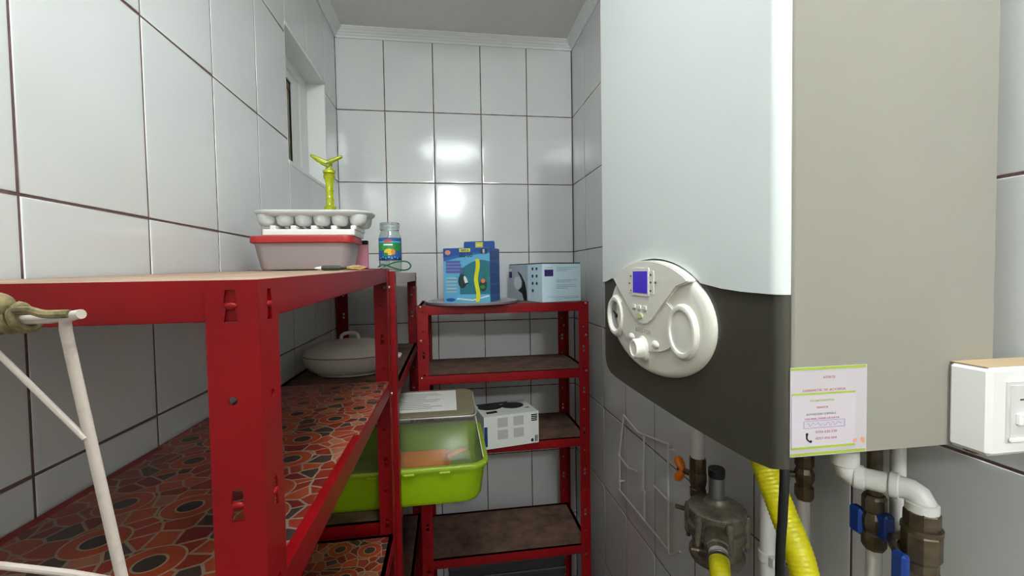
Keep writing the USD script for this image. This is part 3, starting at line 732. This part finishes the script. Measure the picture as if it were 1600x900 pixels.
for k in range(6):
    for r_ in (0, 1):
        x = -.361 + k * .0356; y = .9555 + r_ * .058
        obj("cup", lathe([(.006, .1022), (.0115, .1035), (.0152, .1080), (.0172, .1150), (.0180, .1250)], 20, (x, y, 0)), "milky_plastic", mt, smooth=60)
yg = thing("corkscrew", "translucent yellow plastic gadget with a winged top, standing on the milky tray", "kitchen gadget", (-.249, 1.0, .131))
obj("shaft", lathe([(.0120, .1305), (.0125, .1320), (.0122, .1480), (.0085, .1520), (.0078, .1600), (.0088, .1640), (.0078, .1660), (.0072, .1800), (.0088, .1840), (.0078, .1870), (.0080, .2000), (.0100, .2070), (.0118, .2100), (.0118, .2170), (.0085, .2200)], 24, (-.249, 1.0, 0)), "yellow_clear", yg)
obj("collar", lathe([(.0085, .219), (.0128, .2205), (.0128, .2255), (.0085, .2275), (.0060, .2350), (.0075, .2410), (.0050, .2450)], 20, (-.249, 1.0, 0)), "yellow_clear", yg)
def hullpts(*bs): return arr(m3.Manifold.hull_points(np.vstack([b_.vertices for b_ in bs])))
obj("wing", hullpts(blob((-.250, 1.0, .2420), .006, .006, .0055, 1), blob((-.262, .998, .2440), .007, .006, .0060, 1), blob((-.271, .997, .2480), .005, .006, .004, 1), blob((-.283, .996, .2565), .003, .006, .003, 1)), "yellow_clear", yg, smooth=50)
obj("wing", hullpts(blob((-.250, 1.0, .2440), .006, .006, .005, 1), blob((-.240, 1.002, .2500), .006, .006, .0045, 1), blob((-.224, 1.004, .2575), .003, .006, .003, 1)), "yellow_clear", yg, smooth=50)
obj("wing_rib", hullpts(blob((-.262, .994, .2400), .003, .003, .003, 1), blob((-.250, .994, .2350), .004, .003, .004, 1)), "yellow_clear", yg, smooth=50)

pk = thing("packet", "small pink packet with a black band behind the red lidded container", "packet", (-.197, 1.077, zt(1.07)))
obj("box", bx(-.214, -.1855, 1.066, 1.082, .0150, .0715, .001), "packet_pink", pk)
obj("band", bx(-.2143, -.1852, 1.0657, 1.0823, .0715, .0810, .001), "black", pk, "black top band")
pn = thing("pen", "dark green pen with a white tip at the edge of the long shelf", "pen", (-.205, .82, zt(.82)))
pz = zt(.82) + .0048
obj("barrel", lathe([(.0036, 0), (.0044, .003), (.0044, .028), (.0036, .031)], 14, (-.2215, .819, pz), (1, .08, .0)), "pen_green", pn)
obj("tip", lathe([(.0006, -.012), (.0018, -.010), (.0032, -.002), (.0036, 0.0)], 14, (-.2215, .819, pz), (1, .08, .0)), "tray_white", pn, "white tip")
obj("clip", cyl((-.1915, .8215, pz), (-.1800, .8225, pz + .0006), .0022), "pen_green", pn)
lf = thing("dry_leaf", "crumpled tan dry leaf beside the pen", "leaf", (-.165, .86, zt(.86)))
lm = blob((0, 0, 0), .017, .010, .005, 3); lv = lm.vertices
lm.vertices = lv * (1 + .8 * (meshkit.noise(lv * 160, 3)[:, None] - .5)) + np.array([-.172, .856, zt(.856) + .0042]); lm.vertices[:, 2] = np.maximum(lm.vertices[:, 2], zt(.85) + .0005)
obj("crumple", lm, "dry_tan", lf, smooth=20)
pp = thing("paper_sheet", "folded white paper lying at the far end of the long shelf", "paper", (-.175, 1.02, zt(1.02)))
sv = []
for i in range(9):
    for j in range(5):
        u, v_ = i / 8, j / 4
        x, y = -.205 + .058 * u, .965 + .10 * v_
        sv.append((x, y, zt(y) + .001 + .0045 * (.5 + .5 * math.sin(5 * u + 2 * v_))))
sf = [(i * 5 + j, (i + 1) * 5 + j, (i + 1) * 5 + j + 1, i * 5 + j + 1) for i in range(8) for j in range(4)]
sm = trimesh.Trimesh(np.array(sv), np.array([t_ for q in sf for t_ in ((q[0], q[1], q[2]), (q[0], q[2], q[3]))]), process=False)
s2 = sm.copy(); s2.vertices[:, 2] += .0006; s2.invert(); s2.invert()
obj("sheet", cat([sm, s2]), "paper", pp, smooth=40)

jr = thing("glass_jar", "empty glass jar with a blue and green label on the second shelf unit", "jar", (-.163, 1.30, .009))
JC = (-.163, 1.30, 0)
out_ = [(.0265, .0085), (.0300, .0105), (.0312, .016), (.0312, .103), (.0300, .112), (.0255, .121), (.0250, .126), (.0280, .129), (.0280, .133), (.0265, .136), (.0285, .1395), (.0275, .146), (.0255, .1480)]
in_ = [(.0240, .1478), (.0240, .126), (.0240, .121), (.0285, .111), (.0294, .102), (.0294, .018), (.0260, .013)]
obj("glass", lathe(out_ + in_, 40, JC), "jar_glass", jr, smooth=50)
lb = lathe([(.0313, .041), (.0317, .0413), (.0317, .104), (.0313, .1043)], 48, JC)
lbp = obj("label", lb, "label_blue", jr, "blue printed label")
def on_cyl(poly, r, depth=.0003):
    """bend a flat print around the jar, facing the camera; poly x = arc length, y = height"""
    x0, _, x1, _ = poly.bounds      # narrow strips, so that the print follows the curve
    m = cat([ext(g, depth) for k in range(int((x1 - x0) / .0025) + 1) for g in [poly.intersection(sbox(x0 + k * .0025, -1, x0 + (k + 1) * .0025, 1))] if g.area > 1e-9])
    v = m.vertices.copy(); t = v[:, 0] / r; R_ = r + v[:, 2]
    m.vertices = np.c_[JC[0] + R_ * np.sin(t), JC[1] - R_ * np.cos(t), v[:, 1]]; return m
obj("print", on_cyl(sbox(-.040, .068, .040, .090), .0317), "label_green", lbp)
obj("print", on_cyl(sbox(-.040, .0905, .040, .0945), .0317), "label_cyan", lbp)
obj("print", on_cyl(ellipse(-.002, .0955, .012, .0042, 20), .0321), "label_red", lbp)
obj("print", on_cyl(rrect(.026, .004, .001, cx=-.002, cy=.0845), .0321), "label_white", lbp)
obj("print", on_cyl(ellipse(.000, .0640, .014, .0095, 20), .0318), "fruit_yellow", lbp)
obj("print", on_cyl(ellipse(.012, .0640, .0065, .0080, 16), .0322), "fruit_orange", lbp)
obj("print", on_cyl(ellipse(-.010, .0575, .0085, .0045, 16), .0322), "label_green", lbp)
obj("print", on_cyl(sbox(-.04, .0412, .04, .0480), .0317), "label_navy", lbp)
for k in range(7): obj("print", on_cyl(ellipse(-.026 + k * .0085, .047 + .003 * (k % 2), .0020, .0028, 8), .0321), "label_cyan", lbp)

obj("cord_loop", tube([(-.205, 1.262, .0100), (-.178, 1.255, .022), (-.147, 1.252, .034), (-.116, 1.250, .0365), (-.103, 1.250, .026), (-.108, 1.250, .0155), (-.128, 1.252, .0125), (-.150, 1.256, .0190), (-.180, 1.252, .0285), (-.196, 1.245, .0110)], .0019, 10), "cord_green", None,
    "loop of green cord in front of the glass jar", "cord")

# ---------------------------------------------------------------- second shelf unit
cs = thing("casserole", "cream ceramic lidded casserole on the second shelf of the far left unit", "casserole dish", (-.288, 1.33, -.283))
def ell(rx, ry, z, n=56):
    t = np.linspace(0, 2 * np.pi, n, endpoint=False); return np.c_[-.288 + rx * np.cos(t), 1.33 + ry * np.sin(t), np.full(n, z)]
k_ = .78
obj("dish", loft([ell(r, r * k_, z) for r, z in ((.085, -.2825), (.090, -.2815), (.092, -.277), (.112, -.268), (.126, -.250), (.131, -.232), (.131, -.2265))]), "ceramic", cs)
obj("band", loft([ell(r, r * k_, z) for r, z in ((.1310, -.2272), (.1316, -.2268), (.1316, -.2248), (.1310, -.2245))]), "ceramic_line", cs, "brown line around the rim")
ld = obj("lid", loft([ell(r, r * k_, z) for r, z in ((.130, -.2246), (.1285, -.220), (.118, -.207), (.098, -.196), (.070, -.189), (.030, -.1855), (.004, -.185))]), "ceramic", cs)
obj("lid_handle", tube([(-.312, 1.33, -.190), (-.311, 1.33, -.176), (-.302, 1.33, -.1685), (-.288, 1.33, -.1665), (-.274, 1.33, -.1685), (-.265, 1.33, -.176), (-.264, 1.33, -.190)], .0052, 10), "ceramic", ld)
for s in (1, -1):
    if s > 0:
        obj("handle", hullpts(blob((-.163, 1.30, -.240), .010, .010, .006, 1), blob((-.163, 1.36, -.240), .010, .010, .006, 1), blob((-.150, 1.316, -.238), .008, .010, .006, 1), blob((-.150, 1.344, -.238), .008, .010, .006, 1)), "ceramic", cs, smooth=50)
    else:
        obj("handle", hullpts(blob((-.410, 1.31, -.240), .008, .010, .006, 1), blob((-.410, 1.35, -.240), .008, .010, .006, 1), blob((-.416, 1.33, -.239), .010, .010, .006, 1)), "ceramic", cs, smooth=50)

# green tray with a clear hood
tr = thing("litter_tray", "lime green plastic tray with a clear hood, jutting out of the far left shelf", "pet litter tray", (-.15, 1.32, -.612))
tcx, tcy, tw_, td_ = -.150, 1.318, .486, .352
def tsec(dw, z, r=.035): return ring3(ringpts(tw_ + dw, td_ + dw, r, 8), z, tcx, tcy)
obj("tray", loft([tsec(-.062, -.6115, .04), tsec(-.044, -.6105, .045), tsec(-.028, -.598, .05), tsec(-.010, -.520, .045), tsec(-.009, -.510, .045), tsec(-.016, -.510, .042), tsec(-.020, -.522, .04), tsec(-.036, -.592, .045), tsec(-.060, -.6070, .04)]), "lime_plastic", tr)
obj("rim", loft([tsec(-.008, -.514, .045), tsec(.006, -.515, .048), tsec(.010, -.511, .05), tsec(.010, -.506, .05), tsec(.006, -.502, .048), tsec(-.014, -.502, .042), tsec(-.014, -.510, .042), tsec(-.008, -.514, .045)], False, False), "lime_rim", tr)
for k in range(4):
    x = -.31 + k * .092
    obj("clip", bx(x, x + .030, tcy - td_ / 2 - .0075, tcy - td_ / 2 + .001, -.5195, -.5130, .002), "lime_plastic", tr)
def hsec(w, y0, y1, z, r): return ring3(ringpts(w, y1 - y0, r, 8), z, tcx + (.0), (y0 + y1) / 2)
H0, H1 = tcy - td_ / 2 + .006, tcy + td_ / 2 - .006
hood = obj("hood", loft([hsec(.472, H0, H1, -.504, .04), hsec(.468, H0 + .004, H1 - .002, -.490, .04), hsec(.446, 1.192, 1.474, -.400, .03), hsec(.432, 1.200, 1.468, -.3865, .028), hsec(.428, 1.202, 1.466, -.3865, .028),
             hsec(.441, 1.195, 1.471, -.402, .028), hsec(.464, H0 + .006, H1 - .004, -.490, .038), hsec(.468, H0 + .003, H1 - .003, -.504, .038)], False, False), "clear_hood", tr, "clear plastic hood")
obj("hood_top", loft([hsec(.431, 1.2005, 1.4675, -.3880, .028), hsec(.431, 1.2005, 1.4675, -.3850, .028), hsec(.424, 1.205, 1.463, -.3835, .027)]), "smoky_hood", tr, "smoky brown top of the hood")
obj("edge_bead", cat([tube([(-.352, 1.1985, -.3905), (.054, 1.1985, -.3905)], .0022, 8), tube([(.070, 1.225, -.3905), (.070, 1.445, -.3905)], .0022, 8),
                      tube([(.054, 1.1985, -.3905), (.064, 1.204, -.3905), (.070, 1.225, -.3905)], .0022, 8), tube([(.066, 1.201, -.393), (.083, 1.155, -.490)], .0016, 8)]), "hood_edge", hood)
ps = thing("paper_notice", "sheet of printed white paper on top of the green tray's hood", "paper", (-.10, 1.33, -.383))
obj("sheet", bx(-.285, .016, 1.235, 1.445, -.3833, -.3826), "paper", ps)
for k in range(10):
    y = 1.26 + k * .017
    obj("print", bx(-.20, -.055 + .03 * math.sin(k * 1.7), y, y + .006, -.3826, -.38235), "mark_pale", ps)
sp = thing("litter_scoop", "orange plastic scoop lying inside the green tray", "scoop", (-.09, 1.31, -.606))
def ssec(x0, x1, y0, y1, z, r=.014): return ring3(ringpts(x1 - x0, y1 - y0, r, 6), z, (x0 + x1) / 2, (y0 + y1) / 2)
obj("bowl", loft([ssec(-.195, -.020, 1.245, 1.365, -.6065), ssec(-.200, -.012, 1.240, 1.370, -.600), ssec(-.205, -.004, 1.235, 1.375, -.548), ssec(-.202, -.007, 1.238, 1.372, -.548), ssec(-.196, -.018, 1.246, 1.364, -.592)]), "scoop_orange", sp)
obj("handle", hullpts(blob((-.010, 1.335, -.552), .008, .014, .006, 1), blob((.020, 1.350, -.545), .010, .012, .006, 1), blob((.040, 1.355, -.546), .007, .009, .005, 1)), "scoop_orange", sp, smooth=50)

# ---------------------------------------------------------------- short shelf unit
gl = thing("plastic_lid", "round grey translucent plastic lid under the blue aquarium box", "lid", (.085, 1.62, -.112))
obj("disc", lathe([(.150, -.1086), (.160, -.1080), (.166, -.1060), (.1685, -.1000), (.1700, -.0985), (.1685, -.0972), (.1640, -.0985), (.1610, -.1020), (.1540, -.1050), (.002, -.1055)], 64, (.085, 1.620, 0)), "lid_grey", gl)

def oriented(C, ang, w, d_, z):
    """front right bottom corner C, front turned ang degrees: returns frames of the front and the right side"""
    t = math.radians(ang); u = np.array([math.cos(t), -math.sin(t), 0]); s = np.array([math.sin(t), math.cos(t), 0])
    C = np.array([*C, z]); return C - u * w, u, s
Lq, u, s = oriented((.149, 1.575), 20, .176, .150, -.1053)
bx_T = np.eye(4); bx_T[:3, 0], bx_T[:3, 1], bx_T[:3, 2], bx_T[:3, 3] = u, s, (0, 0, 1), Lq
ab = thing("aquarium_box", "blue cardboard aquarium box with yellow tape standing on the grey lid", "cardboard box", tuple(Lq + u * .088 + s * .075))
hh = .199
obj("carton", put(bx(0, .176, 0, .150, 0, hh, .001), bx_T), "carton_blue", ab)
tabp = Polygon([(.045, 0), (.168, 0), (.168, .040), (.164, .045), (.049, .045), (.045, .040)])
TB = frame(Lq + s * .110 + np.array([0, 0, hh - .015]), u, (0, 0, 1))
obj("hanger_tab", put(ext(tabp, .003), TB), "carton_blue_b", ab)
obj("tab_label", put(ext(sbox(.092, .020, .122, .042), .0005), frame(Lq + s * .107 + np.array([0, 0, hh - .015]), u, (0, 0, 1))), "tape_yellow", ab)
FQ = lambda k=0: frame(Lq - s * (.0002 + .0004 * k), u, (0, 0, 1))
def pr_(poly, m, k=0, name="print"): return obj(name, put(ext(poly, .0004), FQ(k)), m, ab)
band = Polygon([(.0, .150)] + [(x, .150 + .028 * math.sin(x / .176 * 1.5)) for x in np.linspace(0, .176, 14)] + [(.176, .0), (0, .0)])
pr_(band, "carton_sky")
pr_(Polygon([(.0, .166), (.0, hh - .002), (.176, hh - .002), (.176, .182), (.10, .180), (.05, .172)]), "carton_blue_b", 0)
tank = Polygon([(.062, .030)] + [(x, .118 + .036 * math.sin((x - .062) / .114 * 2.2)) for x in np.linspace(.062, .176, 12)] + [(.176, .030)])
pr_(tank, "carton_teal", 1)
pr_(ellipse(.072, .078, .016, .026, 20), "carton_dark", 2)
pr_(ellipse(.150, .062, .014, .022, 20), "carton_dark", 2)
pr_(ellipse(.150, .078, .008, .008, 14), "fruit_orange", 3)
pr_(ellipse(.148, .056, .010, .007, 14), "label_green", 3)
pr_(affinity.rotate(ellipse(.085, .080, .006, .018, 16), 18), "label_white", 3)
pr_(affinity.rotate(ellipse(.088, .068, .008, .004, 16), 18), "carton_dark", 4)
for k in range(4): pr_(sbox(.010, .108 + k * .012, .074 - .003 * k, .1165 + k * .012), "carton_violet", 2)
for k in range(5): pr_(sbox(.010, .036 + k * .0125, .050, .0415 + k * .0125), "carton_silver", 2)
for k in range(3): pr_(sbox(.158 + .004 * k, .09, .160 + .004 * k, .130 - .008 * k), "label_green", 3)
pr_(ellipse(.018, .183, .011, .009, 18), "orange_print", 2)
pr_(sbox(.062, .184, .104, .1965), "tape_yellow", 2)
pr_(sbox(.142, .176, .166, .194), "carton_dark", 2)
pr_(sbox(.150, .178, .158, .192), "carton_silver", 3)
pr_(ellipse(.026, .010, .018, .006, 18), "carton_blue_b", 2)
pr_(Polygon([(.05, .012), (.11, .006), (.172, .022), (.172, .027), (.11, .011), (.05, .016)]), "label_white", 2)
obj("lettering", text("GC 50", .014, FQ(3) @ trimesh.transformations.translation_matrix([.060, .166, 0]), .0004, True, .05), "carton_dark", ab)
obj("lettering", text("tetra", .008, FQ(4) @ trimesh.transformations.translation_matrix([.068, .187, 0]), .0004, True, .030), "carton_blue_b", ab)
obj("lettering", text("tetra", .006, frame(Lq + s * .1064 + np.array([0, 0, hh - .015]), u, (0, 0, 1)) @ trimesh.transformations.translation_matrix([.096, .028, 0]), .0004, True, .022), "label_white", ab)
tape = [(.128 + .004 * math.sin(k * .9), .002 + k * .0155) for k in range(11)]
tp = Polygon([(x - .0075, y) for x, y in tape] + [(x + .0075, y) for x, y in tape[::-1]])
pr_(tp, "tape_yellow", 6, "tape")
SQ = lambda k=0: frame(Lq + u * (.1762 + .0004 * k), s, (0, 0, 1))
for k in range(4): obj("print", put(ext(sbox(.006, .028 + .042 * k, .144, .062 + .042 * k), .0003), SQ()), "carton_blue_b", ab)

# light blue box turned on its corner
t = math.radians(17.7); cu = np.array([math.cos(t), math.sin(t), 0]); cv = np.array([-math.sin(t), math.cos(t), 0])
Cq = np.array([.333, 1.542, -.1085]); W_, D_, HB = .166, .275, .143
bT = np.eye(4); bT[:3, 0], bT[:3, 1], bT[:3, 2], bT[:3, 3] = cu, cv, (0, 0, 1), Cq
pb = thing("appliance_box", "pale blue cardboard appliance box on the right end of the short shelf unit", "cardboard box", tuple(Cq + cu * .083 + cv * .14))
obj("carton", put(bx(0, W_, 0, D_, 0, HB - .004, .0008), bT), "carton_ice", pb)
obj("top_flap", put(bx(.001, W_ - .001, .001, D_ - .001, HB - .0045, HB, .0004), bT), "carton_dark", pb)
R1 = lambda k=0: frame(Cq - cv * (.0002 + .0004 * k), cu, (0, 0, 1))                 # right-hand face
R2 = lambda k=0: frame(Cq + cv * D_ - cu * (.0002 + .0004 * k), -cv, (0, 0, 1))       # left-hand face, x from far end
def p1(poly, m, k=0): return obj("print", put(ext(poly, .0004), R1(k)), m, pb)
def p2(poly, m, k=0): return obj("print", put(ext(poly, .0004), R2(k)), m, pb)
p1(sbox(.010, .120, .048, .129), "label_white"); p1(sbox(.010, .094, .046, .118), "carton_purple")
obj("lettering", text("PHILIPS", .005, R1(1) @ trimesh.transformations.translation_matrix([.014, .122, 0]), .0003, True, .030), "carton_ice_b", pb)
for k, (y, w) in enumerate(((.124, .095), (.118, .070), (.112, .040), (.078, .090), (.072, .060), (.060, .080), (.054, .085), (.048, .050))):
    p1(sbox(.060, y, .060 + w, y + .0022), "carton_ice_b")
p1(sbox(.090, .012, .158, .0145), "carton_ice_b"); p1(sbox(.020, .018, .16, .0195), "carton_ice_b")
p2(sbox(0.001, .001, .165, HB - .006), "carton_silver")
curve = [(.085, .112), (.112, .098), (.140, .070), (.152, .040), (.157, .003), (.135, .003), (.118, .030), (.090, .038), (.118, .052), (.122, .075), (.108, .092)]
p2(Polygon(curve).buffer(.002), "black", 1)
p2(ellipse(.078, .068, .032, .026, 20), "carton_white", 1)
p2(sbox(.004, .088, .030, .112), "carton_purple", 1); p2(sbox(.004, .115, .034, .124), "label_white", 1)
for i, x in enumerate((.205, .236)):
    for j in range(4):
        if i and j == 3: continue
        p2(ellipse(x, .122 - j * .027, .0065, .0060, 12), "carton_dark", 1)

# white box with a pan printed on it, third shelf
PC = np.array([.306, 1.508, -.6015]); qu = np.array([.22, .040, 0]); qw = np.linalg.norm(qu); qu /= qw; qv = np.array([-qu[1], qu[0], 0])
PL = PC - qu * .200
pT = np.eye(4); pT[:3, 0], pT[:3, 1], pT[:3, 2], pT[:3, 3] = qu, qv, (0, 0, 1), PL
wb = thing("cookware_box", "white cardboard box with a black pan printed on top, behind the green tray", "cardboard box", tuple(PL + qu * .11 + qv * .08))
obj("carton", put(bx(0, .200, 0, .155, 0, .112, .0008), pT), "carton_white", wb)
TP = lambda k=0: frame(PL + np.array([0, 0, .1121 + .0004 * k]), qu, qv)
FR = lambda k=0: frame(PL - qv * (.0002 + .0004 * k), qu, (0, 0, 1))
def q1(poly, m, k=0, f=TP): return obj("print", put(ext(poly, .0004), f(k)), m, wb)
q1(ellipse(.135, .098, .042, .036, 28), "black"); q1(ellipse(.052, .105, .046, .034, 28), "black"); q1(sbox(.01, .125, .13, .152), "carton_dark")
q1(sbox(.17, .05, .185, .06), "mark_grey"); q1(Polygon([(.02, .03), (.06, .035), (.06, .055), (.02, .05)]), "black", 1)
for i in range(2):
    for j in range(2): q1(sbox(.048 + .058 * i, .030 + .042 * j, .085 + .058 * i, .062 + .042 * j), "carton_grey", 0, FR)
for k in range(4): q1(sbox(.172, .080 + k * .0065, .194, .084 + k * .0065), "black", 0, FR)
q1(ellipse(.175, .012, .005, .006, 12), "black", 0, FR); q1(sbox(.185, .006, .1895, .028), "mark_grey", 0, FR); q1(sbox(.191, .006, .195, .028), "mark_grey", 0, FR)
obj("print", put(ext(sbox(.001, .01, .012, .078), .0004), FR()), "label_navy", wb)

# ribbed crate on the lowest board
cr = thing("ribbed_crate", "dark grey ribbed plastic crate on the lowest board of the short shelf unit", "crate", (.19, 1.68, -1.33))
obj("crate_body", bx(-.02, .415, 1.580, 1.795, -1.3285, -1.052, .006), "crate_grey", cr)
for k in range(6):
    z = -1.062 - k * .045
    obj("rib", bx(-.022, .417, 1.570, 1.582, z - .016, z, .003), "crate_grey", cr)

# ---------------------------------------------------------------- folding airer at the front left
ar = thing("clothes_airer", "white painted wire clothes airer leaning in at the left front", "clothes airer", (-.2, .26, FLOOR))
AY = .26
obj("top_rod", tube([(-.400, AY, -.0225), (-.228, AY, -.0205), (-.205, AY, -.0200), (-.1865, AY - .006, -.0175)], .0025, 12, smooth_path=False), "wire_white", ar)
obj("leg", tube([(-.192, AY - .004, -.0185), (-.1970, AY - .002, -.0200), (-.1985, AY, -.0260), (-.1965, AY, -.0400), (-.1780, AY, -.1600), (-.008, AY, FLOOR + .002)], .0026, 12, smooth_path=False), "wire_white", ar)
obj("leg", tube([(-.400, AY, -.0225), (-.4060, AY + .01, -.0400), (-.415, AY, FLOOR + .002)], .0026, 12, smooth_path=False), "wire_white", ar)
obj("brace", tube([(-.290, AY - .003, .0330), (-.2290, AY - .003, -.0340), (-.1905, AY - .002, -.0835)], .0015, 10, smooth_path=False), "wire_white", ar)
obj("lower_rod", tube([(-.4125, AY, -.120), (-.2340, AY, -.1480), (-.2020, AY, -.1560), (-.1765, AY, -.1640)], .0019, 10, smooth_path=False), "wire_white", ar)
kn = thing("cord_knot", "olive twisted cord knotted around the airer's top rod", "cord", (-.222, AY, -.02))
kp = [(-.238 + .0045 * k_ / 4, AY + .0062 * math.cos(k_ * 1.2), -.0190 + .0062 * math.sin(k_ * 1.2)) for k_ in range(22)]
obj("winding", tube(kp, .0024, 8, k=4), "knot_cloth", kn)
obj("lump", blob((-.2260, AY - .004, -.0120), .0075, .0065, .0065, 2), "knot_cloth", kn)
obj("tail", tube([(-.218, AY - .005, -.0155), (-.210, AY - .006, -.0150), (-.203, AY - .006, -.0170), (-.192, AY - .006, -.0172)], .0022, 8), "knot_cloth", kn)
